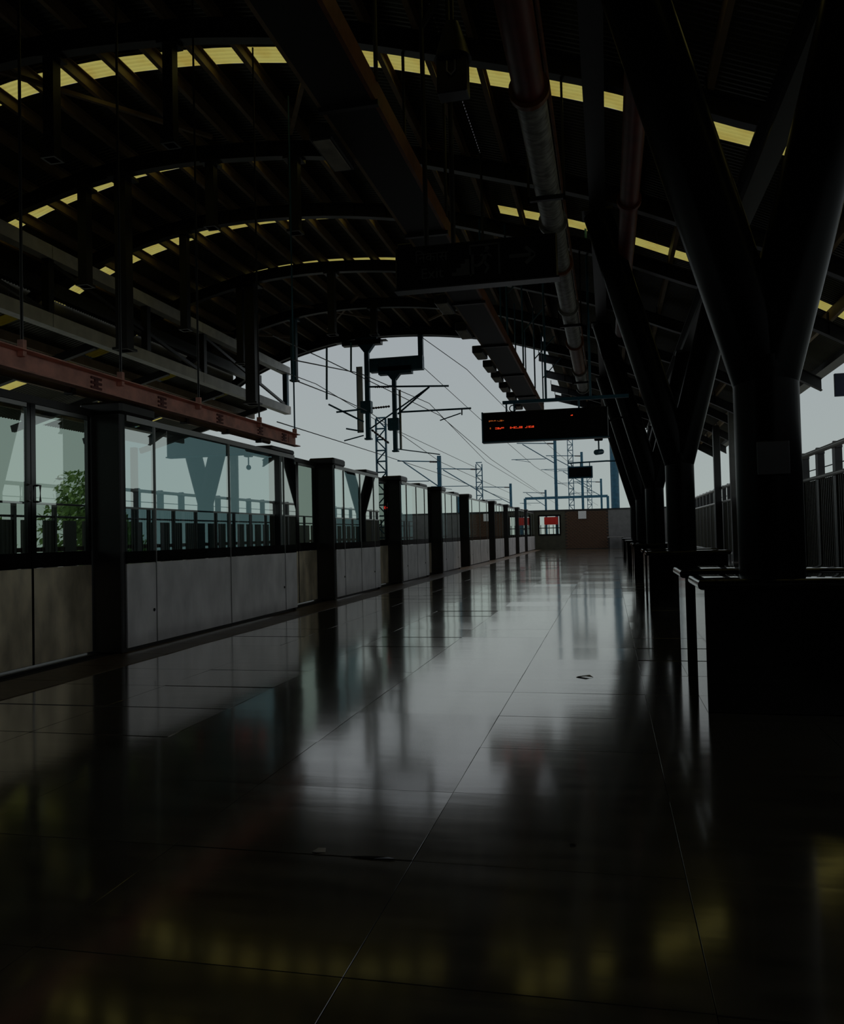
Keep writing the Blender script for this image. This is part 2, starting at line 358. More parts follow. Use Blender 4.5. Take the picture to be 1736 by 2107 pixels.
wf = empty('gutter_frame', (-12.1, 12, 5.8), 'white steel box frame hanging along the canopy edge beyond the tracks', 'frame')
for z in (6.02, 7.55):
    for (ya, yb) in ((2.0, 9.0), (9.02, 16.0), (16.02, 23.0), (23.02, 30.1)):
        MB().box(-12.15, -11.9, ya, yb, z, z+0.30).build('beam', 'white', wf)
for y in (9.1, 16.0, 20.0, 23.2, 26.6, 29.9):
    MB().box(-12.11, -11.93, y-0.09, y+0.09, 6.32, 7.55).build('post', 'bluesteel' if y > 29 else 'steel', wf)
for (ya, yb) in ((9.1, 16), (16, 23.2), (23.2, 29.9)):
    MB().beam((-12.02, ya, 7.5), (-12.02, yb, 6.35), 0.07, 0.09).build('brace', 'steel', wf)

# ---------------------------------------------------------------- right wall: corrugated cladding, rails, posts
wr = empty('wall_right', (XW, 0, 0), 'dull green ribbed cladding wall with double pale handrails', kind='structure')
PL = 1.42
def panel():
    b = MB(); pts = []; y = 0.02
    while y < PL-0.1:
        pts += [(y, 0), (y+0.05, 0), (y+0.065, -0.035), (y+0.10, -0.035), (y+0.115, 0)]; y += 0.15
    pts.append((PL-0.02, 0)); n = len(pts)
    vs = [(XW+d, yy, z) for z in (0.30, 2.24) for yy, d in pts]+[(XW+0.05, yy, z) for z in (0.30, 2.24) for yy, d in pts]
    fs = [(k, k+1, n+k+1, n+k) for k in range(n-1)]+[(2*n+k, 3*n+k, 3*n+k+1, 2*n+k+1) for k in range(n-1)]
    return b.add(vs, fs).build('cladding_panel', 'wallp', wr)
pn = panel(); pt = MB()
pt.box(XW-0.05, XW+0.09, -0.11, 0.11, 0, 2.80).prism([(-0.15+0.0, 2.80)]+[(-0.15*math.cos(t), 2.80+0.15*math.sin(t)) for t in (math.pi*k/10 for k in range(1, 10))]+[(0.15, 2.80)], 'x', XW-0.05, XW+0.09)
pt = pt.build('wall_post', 'steel', wr)
k = 0; y = YB
while y < YE-0.5:
    if k: 
        inst(pn, wr, (0, y, 0)); inst(pt, wr, (0, y, 0))
    else: pn.location = (0, y, 0); pt.location = (0, y, 0)
    k += 1; y += PL
for z, r in ((2.86, 0.055), (2.28, 0.045), (0.26, 0.045)):
    MB().tube([(XW-0.06, YB, z), (XW-0.06, YE, z)], r, 12).build('handrail', 'rail', wr, True)
MB().box(XW-0.02, XW+0.12, YB, YE, -0.02, 0.2).build('kerb', 'concrete', wr)
MB().tube([(XW+0.12, YB, 2.52), (XW+0.12, YE, 2.52)], 0.012, 6).build('wire', 'cable', wr)
# pale posts that carry the right eave
for i, y in enumerate((13.9, 21.9, 30.7, 35.2)):
    o = empty('eave_post', (4.35, y, 0), ['nearest pale eave post along the ribbed right wall', 'second pale eave post along the ribbed right wall', 'pale eave post showing left of the nearest forked column', 'dark slim eave post left of the pale one'][i], 'post', 'eave posts along the right wall')
    MB().box(4.22, 4.48, y-0.12, y+0.12, 0.0, surf(4.35)-0.28, 0.01).build('shaft', 'steel' if i == 3 else 'grey', o)
    MB().box(4.2, 4.5, y-0.16, y+0.16, 0.0, 0.03).build('base_plate', 'white', o)

# ---------------------------------------------------------------- left far parapet
wl = empty('wall_left', (-14.9, 0, 0), 'far parapet with railing across the tracks', kind='structure')
MB().box(-15.0, -14.8, -30, 140, -1.15, 0.35).build('parapet', 'concrete', wl)
bo = MB().box(-14.94, -14.88, -0.26, 0.26, 0.35, 1.85).build('board', 'wallp', wl); bo.location = (0, -12, 0)
for q in range(1, 80): inst(bo, wl, (0, -12+0.86*q, 0))
MB().box(-14.96, -14.9, -30, 140, 1.0, 1.12).build('mid_rail', 'brown', wl)
lp = MB().box(-14.95, -14.85, -0.05, 0.05, 0.35, 2.3).build('rail_post', 'steel', wl); lp.location = (0, -20, 0)
for q in range(1, 60): inst(lp, wl, (0, -20+1.6*q, 0))
for z in (2.3, 1.95): MB().tube([(-14.9, -30, z), (-14.9, 140, z)], 0.03, 8).build('handrail', 'steel', wl)

# ---------------------------------------------------------------- back and end walls
bw = MB().box(-17.5, 5.6, YB-0.3, YB, -1.15, 9.6).build('wall_back', 'grey'); tag(bw, 'plain wall closing the platform behind the viewer', kind='structure')  # unseen, added so no light comes in from behind the viewer
we = empty('wall_end', (-2, YE, 0), 'wall closing the far end of the platform', kind='structure')
# glazed booth wall on the left, brown brick in the middle, grey return on the right
MB().box(-5.6, -4.78, YE, YE+0.25, 0, 2.72).box(-3.36, -2.98, YE, YE+0.25, 0, 2.72).box(-4.78, -3.36, YE, YE+0.25, 0, 1.02).box(-4.78, -3.36, YE, YE+0.25, 2.42, 2.72).build('booth_panel', 'wallp', we)
for bx in ((-4.86, -4.76, 1.0, 2.45), (-3.38, -3.28, 1.0, 2.45), (-4.76, -3.38, 1.0, 1.1), (-4.76, -3.38, 2.35, 2.45)):
    MB().box(bx[0], bx[1], YE-0.05, YE+0.27, bx[2], bx[3]).build('window_frame', 'band', we)
MB().box(-4.76, -3.38, YE+0.10, YE+0.11, 1.1, 2.35).build('pane', 'clear', we)
MB().box(-2.98, 0.0, YE+0.03, YE+0.25, 0, 2.72).build('mortar_bed', 'mortar', we)
br = MB().box(-2.118, -1.882, YE, YE+0.04, 0, 0.088).build('brick', 'brown', we); firstb = True
for r in range(24):
    for c in range(12):
        if c == 11 and r % 2: continue
        loc = (-2.98+0.124+c*0.248+(0.12 if r % 2 else 0)+2, random.uniform(-0.004, 0.004), 0.06+r*0.108)
        if firstb: br.location = loc; firstb = False
        else: inst(br, we, loc)
MB().box(0.0, XW, YE, YE+0.25, 0, 2.75).build('grey_panel', 'grey', we)
MB().box(-5.6, XW, YE-0.04, YE+0.3, 2.72, 2.80).build('coping', 'steel', we)
nb = MB().box(-2.05, -1.5, YE-0.06, YE-0.03, 2.12, 2.66).build('notice', 'paper'); tag(nb, 'small white notice on the brown wall at the platform end', 'notice')
rs = empty('red_sign', (-4.1, YE+2.2, 0), 'bright red sign board on two posts behind the far booth window', 'sign')
MB().box(-4.60, -3.60, YE+2.2, YE+2.26, 1.78, 2.34).build('board', 'redsign', rs)
for x in (-4.5, -3.7): MB().box(x-0.03, x+0.03, YE+2.26, YE+2.32, -1.15, 2.3).build('post', 'steel', rs)
fr_ = empty('end_railing', (-4.1, YE+1.4, 0), 'low railing seen through the far booth window', 'railing')
for i in range(8): MB().box(-5.1+i*0.3-0.025, -5.1+i*0.3+0.025, YE+1.38, YE+1.43, -1.15, 1.75).build('baluster', 'wallp', fr_)
MB().box(-5.3, -2.7, YE+1.37, YE+1.44, 1.50, 1.56).build('top_rail', 'wallp', fr_)
MB().box(-6, 5, YE+0.3, YE+4, -1.3, -0.3).build('end_ramp', 'concrete')['kind'] = 'structure'
bpy.data.objects['end_ramp']['label'] = 'concrete ramp behind the end wall'
eb = empty('end_bench', (0.45, YE-0.7, 0), 'low grey bench against the platform end wall', 'bench')
MB().box(-0.1, 1.0, YE-0.95, YE-0.4, 0.74, 0.82, 0.01).build('seat', 'grey', eb)
for x in (0.0, 0.9): MB().box(x-0.05, x+0.05, YE-0.9, YE-0.45, 0, 0.74).build('leg', 'darkbox', eb)

# ---------------------------------------------------------------- platform screens and sliding doors
UN = [(1.0, 6.05), (8.05, 13.1), (15.15, 18.3), (20.4, 23.55), (25.65, 28.8), (30.9, 36.0), (38.1, 41.3), (43.35, 46.5), (48.6, 51.75), (53.8, 59.0)]
XD = -5.50
def screen(y0, y1, lab):
    o = empty('platform_screen', (XS-0.2, y0, 0), lab, 'screen', 'fixed platform screens along the track')
    L = y1-y0
    cuts = [y0+0.02, y0+0.62, y0+0.62+(L-1.1)*0.49, y1-0.52, y1] if L > 4 else [y0+0.02, y0+0.55, y0+0.55+(L-1.0)*0.52, y1-0.45, y1]
    MB().box(XS-0.46, XS-0.02, y0-0.05, y0+0.06, 0, 2.66, 0.012).build('end_post', 'darkbox', o)
    MB().box(XS-0.46, XS-0.02, y1-0.06, y1+0.0, 0, 2.58, 0.01).build('end_post', 'darkbox', o)
    hd = MB().box(XS-0.50, XS+0.02, y0-0.08, y0+0.62, 2.60, 2.74, 0.03).build('hood', 'darkbox', o)
    MB().box(XS-0.48, XS-0.01, y1-0.95, y1, 2.60, 2.68, 0.02).build('hood', 'darkbox', o)
    MB().box(XS-0.10, XS-0.005, y0+0.06, y1-0.02, 2.535, 2.60).build('top_rail', 'alu', o)
    MB().box(XS-0.44, XS-0.06, y0+0.06, y1-0.06, -0.004, 0.04).build('sill', 'darkbox', o)
    for a, b in zip(cuts, cuts[1:]):
        MB().box(XS-0.03, XS, a+0.006, b-0.006, 0.05, 0.965, 0.004).build('kick_panel', 'stainless', o)
        bd = MB().box(XS-0.022, XS-0.004, a+0.006, b-0.006, 0.968, 1.10).build('black_band', 'band', o)
        MB().box(XS-0.02, XS-0.008, a+0.008, b-0.008, 1.10, 2.535).build('pane', 'glass', o)
    for c in cuts[1:-1]:
        MB().box(XS-0.045, XS+0.006, c-0.007, c+0.007, 0.05, 2.535).build('mullion', 'alu', o)
    for c in cuts[1:-1:2]: MB().tube([(XS, c-0.06, 0.42), (XS+0.006, c-0.06, 0.42)], 0.02, 10).build('keyhole', 'band', o)
    return o
SL = ['partly hidden steel and glass platform screen before the nearest door',
      'nearest full platform screen, four glass panes over stainless kick panels',
      'second full platform screen, short, reflecting a dark forked column', 'third platform screen, right after the small red lamp door',
      'fourth platform screen, just past the vault edge', 'fifth platform screen, long and pale, out in the open', 'sixth platform screen towards the end wall',
      'seventh platform screen towards the end wall', 'eighth platform screen towards the end wall', 'farthest platform screen touching the end wall']
for (a, b), l_ in zip(UN, SL): screen(a, b, l_)
def door(y0, y1, lab, near=False):
    o = empty('sliding_door', (XD, y0, 0), lab, 'door', 'sliding platform doors between the screens')
    ym = (y0+y1)/2
    MB().box(XD-0.05, XD+0.03, y0-0.02, y1+0.02, 2.585, 2.66).build('header', 'darkbox', o)
    MB().box(XD-0.06, XD+0.1, y0, y1, -0.01, 0.012).build('threshold', 'darkbox', o)
    for a, b, s in ((y0, ym-0.012, 1), (ym+0.012, y1, -1)):
        lf = MB().box(XD-0.02, XD+0.02, a, b, 0.03, 0.965, 0.004).build('door_leaf', 'doorsteel', o)
        MB().box(XD-0.016, XD+0.016, a, b, 0.968, 1.12).build('black_band', 'band', lf)
        MB().box(XD-0.004, XD+0.004, a+0.05, b-0.05, 1.12, 2.54).build('pane', 'dglass', lf)
        for yy in (a, b-0.05): MB().box(XD-0.02, XD+0.02, yy, yy+0.05, 1.12, 2.58).build('stile', 'band', lf)
        MB().box(XD-0.02, XD+0.02, a+0.05, b-0.05, 2.54, 2.58).build('top_frame', 'alu', lf)
        if near:
            yy = ym-s*0.07
            MB().tube([(XD+0.02, yy, 1.62), (XD+0.06, yy, 1.62), (XD+0.06, yy, 1.78), (XD+0.02, yy, 1.78)], 0.012, 8).build('handle', 'alu', lf, True)
    MB().box(XD-0.025, XD+0.025, ym-0.012, ym+0.012, 0.03, 2.58).build('centre_seal', 'band', o)
DL = ['nearest pair of sliding platform doors, stained steel below see-through glass', 'second pair of sliding doors, recessed beyond the longest screen',
      'third pair of sliding doors, beside the small red lamp', 'fourth pair of sliding platform doors', 'fifth pair of sliding doors, past the vault edge', 'sixth pair of sliding platform doors',
      'seventh pair of sliding platform doors', 'eighth pair of sliding platform doors', 'farthest pair of sliding platform doors']
for i in range(9): door(UN[i][1]+0.03, UN[i+1][0]-0.08, DL[i], i == 0)
rl = empty('signal_lamp', (-5.52, 20.33, 1.9), 'small round red lamp glowing on the third door surround', 'lamp')
MB().box(-5.575, -5.465, 20.31, 20.352, 1.74, 2.06, 0.008).build('housing', 'band', rl)
MB().tube([(-5.52, 20.312, 1.93), (-5.52, 20.285, 1.93)], [0.045, 0.035], 14).build('lens', 'lamp_r', rl)

# salmon cable tray hung over the nearest screens, conduits behind it
ct = empty('cable_tray', (XS+0.02, 9, 2.8), 'salmon red cable tray hung on rods above the nearest screens', 'cable tray')
MB().box(XS-0.05, XS-0.035, 0.5, 13.2, 2.77, 2.95).box(XS-0.05, XS+0.06, 0.5, 13.2, 2.755, 2.77).box(XS-0.05, XS+0.06, 0.5, 13.2, 2.95, 2.962).build('channel', 'salmon', ct)
for y in (7.6, 8.9, 10.4, 11.75, 12.7):
    bk = MB()
    for z in (2.81, 2.86, 2.91): bk.box(XS-0.034, XS-0.02, y-0.09, y+0.09, z-0.012, z+0.012)
    bk.box(XS-0.034, XS-0.022, y-0.03, y+0.03, 2.80, 2.92).build('splice_plate', 'dred', ct)
MB().box(XS-0.034, XS-0.028, 12.9, 13.2, 2.785, 2.935).build('end_plate', 'salmon', ct)
for y in (6.45, 8.0, 9.75, 11.65, 13.1):
    rd = MB().tube([(XS+0.0, y, 2.96), (XS+0.0, y, surf(XS)-0.3 if y > 0 else 8)], 0.014, 8).build('hanger_rod', 'bluesteel' if y > 13 else 'steel', ct, True)
    MB().box(XS-0.03, XS+0.03, y-0.025, y+0.025, 2.90, 3.05).build('clamp', 'salmon', rd)
for i, (dx, z, m_, l_) in enumerate(((-0.22, 2.90, 'cream', 'upper cream conduit behind the salmon cable tray'), (-0.34, 2.81, 'purlin', 'lower grey conduit behind the salmon cable tray'))):
    MBp = MB().tube([(XS+dx, 0.5, z), (XS+dx, 12.8, z)], 0.035, 10)
    o = empty('conduit', (XS+dx, 6, z), l_, 'pipe', 'conduits above the screens')
    MBp.build('pipe', m_, o, True)
    for y in (6.4, 7.6, 8.8, 10, 11.2, 12.4): MB().box(XS+dx-0.05, XS+dx+0.05, y-0.03, y+0.03, z-0.05, z+0.12).build('bracket', 'steel', o)

# ---------------------------------------------------------------- forked columns and granite benches
CX = 1.18
def column(y, lab):
    o = empty('forked_column', (CX, y, 0), lab, 'column', 'forked steel columns down the platform')
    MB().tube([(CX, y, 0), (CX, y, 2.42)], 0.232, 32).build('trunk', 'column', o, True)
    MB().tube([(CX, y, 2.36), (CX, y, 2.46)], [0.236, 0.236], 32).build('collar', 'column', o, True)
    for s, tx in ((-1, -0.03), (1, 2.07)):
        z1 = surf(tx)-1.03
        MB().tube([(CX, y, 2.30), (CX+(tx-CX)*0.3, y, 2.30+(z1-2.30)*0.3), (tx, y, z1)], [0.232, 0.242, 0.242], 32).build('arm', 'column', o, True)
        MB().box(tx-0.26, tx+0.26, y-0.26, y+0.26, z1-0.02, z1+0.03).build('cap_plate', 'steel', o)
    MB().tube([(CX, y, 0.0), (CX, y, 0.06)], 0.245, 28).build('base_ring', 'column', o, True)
    return o
CY = [6.6, 14.35, 22.1, 29.85, 37.6]
for i, y in enumerate(CY):
    c = column(y, ['nearest forked column, thick and dark, with a small notice plate', 'second forked black column behind the nearest one', 'third forked black column down the platform', 'fourth forked black column down the platform', 'farthest forked black column down the platform'][i])
    if i == 0:
        MB().box(CX-0.12, CX+0.1, y-0.262, y-0.235, 1.58, 1.82, 0.004).build('notice_plate', 'darkbox', c)
def bench(y0, y1, lab):
    o = empty('granite_bench', (CX, y0, 0), lab, 'bench', 'black granite benches around the columns')
    MB().box(0.60, 1.78, y0, y1, 0, 0.80, 0.004).build('body', 'granite', o)
    x0, x1, r = 0.555, 1.825, 0.035
    # cap slab with a bullnose edge
    pts = [(0, 0)]
    prof = [(0.0, 0.80)]+[(-r*math.sin(t), 0.835-r*math.cos(t)) for t in (math.pi*k/6 for k in range(7))]
    b = MB(); ring = []
    c0 = (x0+r, x1-r, y0-0.045+r, y1+0.045-r); vs = []; fs = []
    for t in [math.pi*k/8-math.pi/2 for k in range(9)]:
        e = r*math.cos(t); z = 0.835+r*math.sin(t)
        vs += [(c0[0]-e, c0[2]-e, z), (c0[1]+e, c0[2]-e, z), (c0[1]+e, c0[3]+e, z), (c0[0]-e, c0[3]+e, z)]
    for i in range(8):
        for k in range(4): fs.append((i*4+k, i*4+(k+1) % 4, i*4+4+(k+1) % 4, i*4+4+k))
    fs += [(3, 2, 1, 0), (32, 33, 34, 35)]
    b.add(vs, fs).build('cap', 'granite', o, True)
    return o
BN = 0
for i, y in enumerate(CY):
    bench(y-0.90, y-0.31, ['large black granite bench in front of the nearest column', 'black granite bench in front of the second column', 'black granite bench in front of the third column', 'black granite bench in front of the fourth column', 'black granite bench in front of the farthest column'][i])
    bench(y+0.50, y+1.15, ['black granite bench behind the nearest column, bullnose cap catching light', 'black granite bench behind the second column', 'black granite bench behind the third column', 'black granite bench behind the fourth column', 'black granite bench behind the farthest column'][i])

# ---------------------------------------------------------------- hanging exit sign
def textmesh(txt, size, name, m, parent, loc, rot=(math.pi/2, 0, 0)):
    cu = bpy.data.curves.new(name, 'FONT'); cu.body = txt; cu.size = size; cu.extrude = 0.002; cu.align_x = 'LEFT'
    t = bpy.data.objects.new(name, cu); COL.objects.link(t)
    dg = bpy.context.evaluated_depsgraph_get(); me = bpy.data.meshes.new_from_object(t.evaluated_get(dg))
    bpy.data.objects.remove(t); me.materials.clear(); me.materials.append(M[m])
    o = bpy.data.objects.new(name, me); COL.objects.link(o)
    if parent: o.parent = parent; BASE[o.name] = BASE[parent.name]; loc = Vector(loc)-BASE[parent.name]
    o.location = loc; o.rotation_euler = rot; return o
ES = 9.0
ex = empty('exit_sign', (-1.38, ES, 4.2), 'long black hanging exit sign with faint white lettering and arrow', 'sign')
MB().box(-2.27, -0.46, ES, ES+0.16, 3.98, 4.46, 0.012).build('housing', 'signface', ex)
MB().box(-2.29, -0.44, ES-0.008, ES+0.17, 3.965, 3.985).build('trim', 'darkbox', ex)
textmesh('Exit', 0.17, 'lettering', 'signtext', ex, (-1.98, ES-0.006, 4.08))
textmesh('\u093f\u0928\u0915\u093e\u0938', 0.15, 'lettering', 'signtext', ex, (-2.04, ES-0.006, 4.27))
st = MB()                                                       # stairs pictogram
for k in range(5): st.box(-1.62+k*0.05, -1.57+k*0.05, ES-0.006, ES-0.002, 4.08, 4.12+k*0.045)
st.build('stairs_pictogram', 'signtext', ex)
rm = MB()                                                       # running figure
y_ = ES-0.004
rm.tube([(-1.22, y_-0.002, 4.36), (-1.22, y_+0.002, 4.36)], 0.025, 12)
for p, q, w in (((-1.23, 4.33), (-1.26, 4.22), 0.045), ((-1.26, 4.22), (-1.21, 4.15), 0.03), ((-1.21, 4.15), (-1.25, 4.08), 0.026), ((-1.26, 4.22), (-1.33, 4.17), 0.03), ((-1.33, 4.17), (-1.38, 4.18), 0.026), ((-1.23, 4.31), (-1.17, 4.26), 0.022), ((-1.23, 4.31), (-1.30, 4.28), 0.022)):
    rm.beam((p[0], y_, p[1]), (q[0], y_, q[1]), 0.004, w, (0, 0, 1))
rm.box(-1.42, -1.40, y_-0.002, y_+0.002, 4.06, 4.40).box(-1.10, -1.08, y_-0.002, y_+0.002, 4.06, 4.40).box(-1.42, -1.08, y_-0.002, y_+0.002, 4.39, 4.41)
rm.build('running_pictogram', 'signtext', ex)
ar = MB().box(-0.98, -0.72, y_-0.002, y_+0.002, 4.22, 4.26)
ar.beam((-0.70, y_, 4.24), (-0.80, y_, 4.33), 0.004, 0.04).beam((-0.70, y_, 4.24), (-0.80, y_, 4.15), 0.004, 0.04).build('arrow', 'signtext', ex)
for x in (-1.92, -0.95 - 0.68 + 0.02): MB().tube([(x, ES+0.08, 4.45), (x, ES+0.08, surf(x)-0.3)], 0.028, 10).build('hanger_rod', 'steel', ex, True)
MB().beam((-1.92, ES+0.08, 7.0), (-1.2, ES+0.08, 8.1), 0.05, 0.05).build('brace', 'steel', ex)

# ---------------------------------------------------------------- LED departure board
LY = 18.0
lb = empty('departure_board', (-1.3, LY, 3.5), 'wide black hanging departure board with red and amber characters', 'display board')
MB().box(-2.64, 0.06, LY, LY+0.22, 3.22, 3.87, 0.015).build('housing', 'signface', lb)
MB().box(-2.66, 0.08, LY-0.012, LY+0.23, 3.205, 3.23).build('trim', 'bluesteel', lb)
MB().box(-2.66, -2.63, LY-0.012, LY+0.23, 3.21, 3.88).build('trim', 'bluesteel', lb)
def leds(x0, x1, z, h, m, seed):
    rnd = random.Random(seed); b = MB(); x = x0; r = Vector((0, 0, 0))
    while x < x1:
        w = rnd.uniform(0.018, 0.05)
        if rnd.random() < 0.82:
            for q in range(3):
                if rnd.random() < 0.72: b.box(x, x+w*0.85, LY-0.006, LY+0.001, z+q*h/3, z+(q+0.75)*h/3)
        x += w
    b.build('led_characters', m, lb)
leds(-2.50, -2.18, 3.66, 0.035, 'led_o', 3); leds(-2.48, -2.45, 3.50, 0.04, 'led_o', 4); leds(-2.40, -2.17, 3.49, 0.045, 'led_r', 5); leds(-2.08, -1.52, 3.49, 0.045, 'led_r', 6); leds(-0.75, -0.68, 3.70, 0.03, 'led_r', 8)
MB().box(-2.2, 0.5, LY+0.08, LY+0.16, 4.05, 4.12).build('hanger_bar', 'bluesteel', lb)
for x in (-2.12, -1.95, -0.55): MB().tube([(x, LY+0.12, 3.86), (x, LY+0.12, 4.06)], 0.02, 8).build('hanger_rod', 'bluesteel', lb, True)
MB().tube([(-1.98+0.07*math.cos(t), LY+0.12, 3.95+0.07*math.sin(t)) for t in (2*math.pi*k/16 for k in range(17))], 0.012, 6).build('cable_loop', 'cable', lb, True)
for x in (-1.25, -0.3): MB().tube([(x, LY+0.12, 4.1), (x, LY+0.12, surf(x)+0.01)], 0.025, 8).build('hanger_rod', 'bluesteel', lb, True)

# far small screen on a bracket, with speaker and camera beside it
fs_ = empty('hanging_screen', (-1.15, 37.6, 3.6), 'small dark blue hanging screen far down the platform', 'screen')
MB().box(-1.72, -0.62, 37.6, 37.72, 3.60, 4.14, 0.02).build('panel', 'bluesteel', fs_)
MB().box(-1.66, -0.68, 37.585, 37.6, 3.66, 4.08).build('screen_face', 'signface', fs_)
MB().tube([(-1.7, 37.66, 4.30), (0.0, 37.66, 4.33), (0.72, 37.66, 4.30)], 0.035, 8).build('bracket_arm', 'bluesteel', fs_, True)
for x in (-1.55, -1.15, -0.75): MB().tube([(x, 37.66, 4.12), (x, 37.66, 4.31)], 0.022, 8).build('hanger_rod', 'bluesteel', fs_, True)
cc = empty('security_camera', (-0.4, 22.1, 4.0), 'grey camera and speaker cluster hanging right of the departure board', 'camera')
MB().box(-0.30, -0.08, 22.0, 22.2, 3.58, 4.05, 0.02).build('speaker_box', 'steel', cc)
MB().tube([(-0.19, 22.1, 3.58), (-0.19, 22.1, 3.3)], 0.02, 8).build('drop_rod', 'bluesteel', cc, True)
MB().tube([(-0.26, 21.95, 3.26), (-0.12, 22.25, 3.30)], 0.07, 12).build('camera_body', 'bluesteel', cc, True)
MB().tube([(-0.19, 22.1, 4.0), (0.2, 22.1, 4.12), (0.66, 22.1, 4.2)], 0.025, 8).build('support_arm', 'steel', cc, True)
bs = empty('direction_sign', (4.3, 15.6, 3.6), 'navy blue sign hanging at the right eave, cut by the frame', 'sign')
MB().box(3.92, 4.72, 15.6, 15.66, 3.46, 3.86, 0.006).build('board', 'bluesign', bs)
MB().beam((4.16, 15.59, 3.66), (4.5, 15.59, 3.66), 0.004, 0.05).beam((4.16, 15.59, 3.66), (4.26, 15.59, 3.75), 0.004, 0.04).beam((4.16, 15.59, 3.66), (4.26, 15.59, 3.57), 0.004, 0.04).build('arrow', 'bluesteel', bs)
for x in (4.18, 4.6): MB().tube([(x, 15.63, 3.85), (x, 15.63, surf(x)-0.2)], 0.014, 8).build('hanger_rod', 'bluesteel', bs, True)

# ---------------------------------------------------------------- lighting tray and pipes over the platform
TXC, TZ = -2.32, 5.35
lt = empty('lighting_tray', (TXC, 15, TZ), 'long dark ladder tray with light fittings hung along the platform', 'lighting tray')
for dx, m_ in ((-0.28, 'purlin'), (0.26, 'orange')):
    MB().box(TXC+dx-0.02, TXC+dx+0.02, 2, 28.5, TZ, TZ+0.22).build('side_rail', m_, lt)
rg = MB().box(TXC-0.26, TXC+0.24, 2.45, 2.55, TZ+0.02, TZ+0.07).build('rung', 'steel', lt)
for i in range(1, 53): inst(rg, lt, (0, 0.5*i, 0))
MB().box(TXC-0.26, TXC+0.24, 2, 28.5, TZ, TZ+0.02).build('tray_base', 'cable', lt)
MB().box(TXC+0.05, TXC+0.24, 2, 28.5, TZ+0.08, TZ+0.18).build('cable_bundle', 'cable', lt)
for i, y in enumerate((4.5, 8.0, 11.6, 14.2, 16.2, 18.3, 19.9, 21.3, 22.9, 24.6, 26.4)):
    f = MB().box(TXC-0.54, TXC-0.30, y-0.14, y+0.65, TZ-0.10, TZ+0.06, 0.012).build('light_fitting', 'steel', lt)
    MB().box(TXC-0.51, TXC-0.33, y-0.10, y+0.6, TZ-0.112, TZ-0.098).build('diffuser', 'cream', f)
for y in (4.0, 7.5, 11.0, 14.5, 18.0, 21.5, 25.0, 28.2):
    for dx in (-0.28, 0.28): MB().tube([(TXC+dx, y, TZ+0.2), (TXC+dx, y, surf(TXC+dx)-0.3)], 0.022, 8).build('hanger_rod', 'bluesteel' if y > 17 else 'steel', lt, True)
    MB().beam((TXC-0.3, y, TZ-0.02), (TXC+0.3, y, TZ-0.02), 0.06, 0.05).build('hanger_bar', 'steel', lt)
    if y > 17: MB().beam((TXC+0.28, y, TZ+1.1), (TXC+0.9, y, TZ+1.75), 0.03, 0.03).build('brace', 'bluesteel', lt)
def ring(x, y, z, r0, r1, w): return MB().tube([(x, y-w/2, z), (x, y+w/2, z)], r0+r1, 22)
mp_ = empty('service_pipe', (-0.68, 15, 6.0), 'thick service pipe, red near and pale grey farther, under the roof', 'pipe')
def pipe_run(o, x, z, r, runs):
    for y0, y1, m_ in runs: MB().tube([(x, y0, z), (x, y1, z)], r, 24).build('pipe_length', m_, o, True)
pipe_run(mp_, -0.68, 5.85, 0.165, ((1, 8.6, 'dred'), (8.62, 12.4, 'pipe'), (12.42, 14.4, 'pipe'), (14.42, 17.2, 'pipe'), (17.22, 20.5, 'pipe'), (20.52, 24.0, 'orange'), (24.02, 27.0, 'pipe')))
for y, m_ in ((8.6, 'orange'), (12.4, 'pipe'), (14.4, 'orange'), (17.2, 'pipe'), (20.5, 'orange'), (24.0, 'pipe'), (27.0, 'pipe')): ring(-0.68, y, 5.85, 0.165, 0.05, 0.08).build('flange', m_, mp_, True)
for y in (4, 11, 18, 25):
    MB().box(-0.93, -0.43, y-0.03, y+0.03, 5.62, 5.68).box(-0.93, -0.90, y-0.03, y+0.03, 5.62, surf(-0.9)-0.3).box(-0.46, -0.43, y-0.03, y+0.03, 5.62, surf(-0.45)-0.3).build('pipe_hanger', 'steel', mp_)
MB().tube([(-0.5, 1, 6.06), (-0.5, 27, 6.06)], 0.02, 8).build('thin_conduit', 'orange', mp_, True)
rp_ = empty('red_pipe', (0.42, 12, 6.0), 'dull red fire pipe running above the column arms', 'pipe')
pipe_run(rp_, 0.42, 5.9, 0.13, ((4, 12.0, 'dred'), (12.02, 20, 'dred')))
ring(0.42, 12.0, 5.9, 0.13, 0.04, 0.1).build('flange', 'dred', rp_, True)
for y in (7.5, 11.0, 14.5, 18.0): MB().box(0.40, 0.44, y-0.02, y+0.02, 6.0, surf(0.42)-0.3).build('pipe_hanger', 'steel', rp_)
fd = empty('floodlight', (-1.45, 8.0, 6.0), 'dark bell-shaped floodlight hanging high above the exit sign', 'lamp')
MB().tube([(-1.38, 8, 6.30), (-1.38, 8, 6.18), (-1.38, 8, 5.98), (-1.38, 8, 5.93)], [0.07, 0.11, 0.17, 0.19], 22).build('bell', 'wallp', fd, True)
MB().box(-1.53, -1.23, 7.9, 8.1, 5.56, 5.93, 0.01).build('gear_box', 'steel', fd)
MB().tube([(-1.42, 7.88, 5.86), (-1.42, 7.88, 5.76), (-1.38, 7.88, 5.72), (-1.34, 7.88, 5.76), (-1.34, 7.88, 5.86)], 0.01, 8).build('handle', 'alu', fd, True)
MB().tube([(-1.38, 8, 6.28), (-1.38, 8, surf(-1.38)-0.2)], 0.02, 8).build('hanger_rod', 'steel', fd, True)

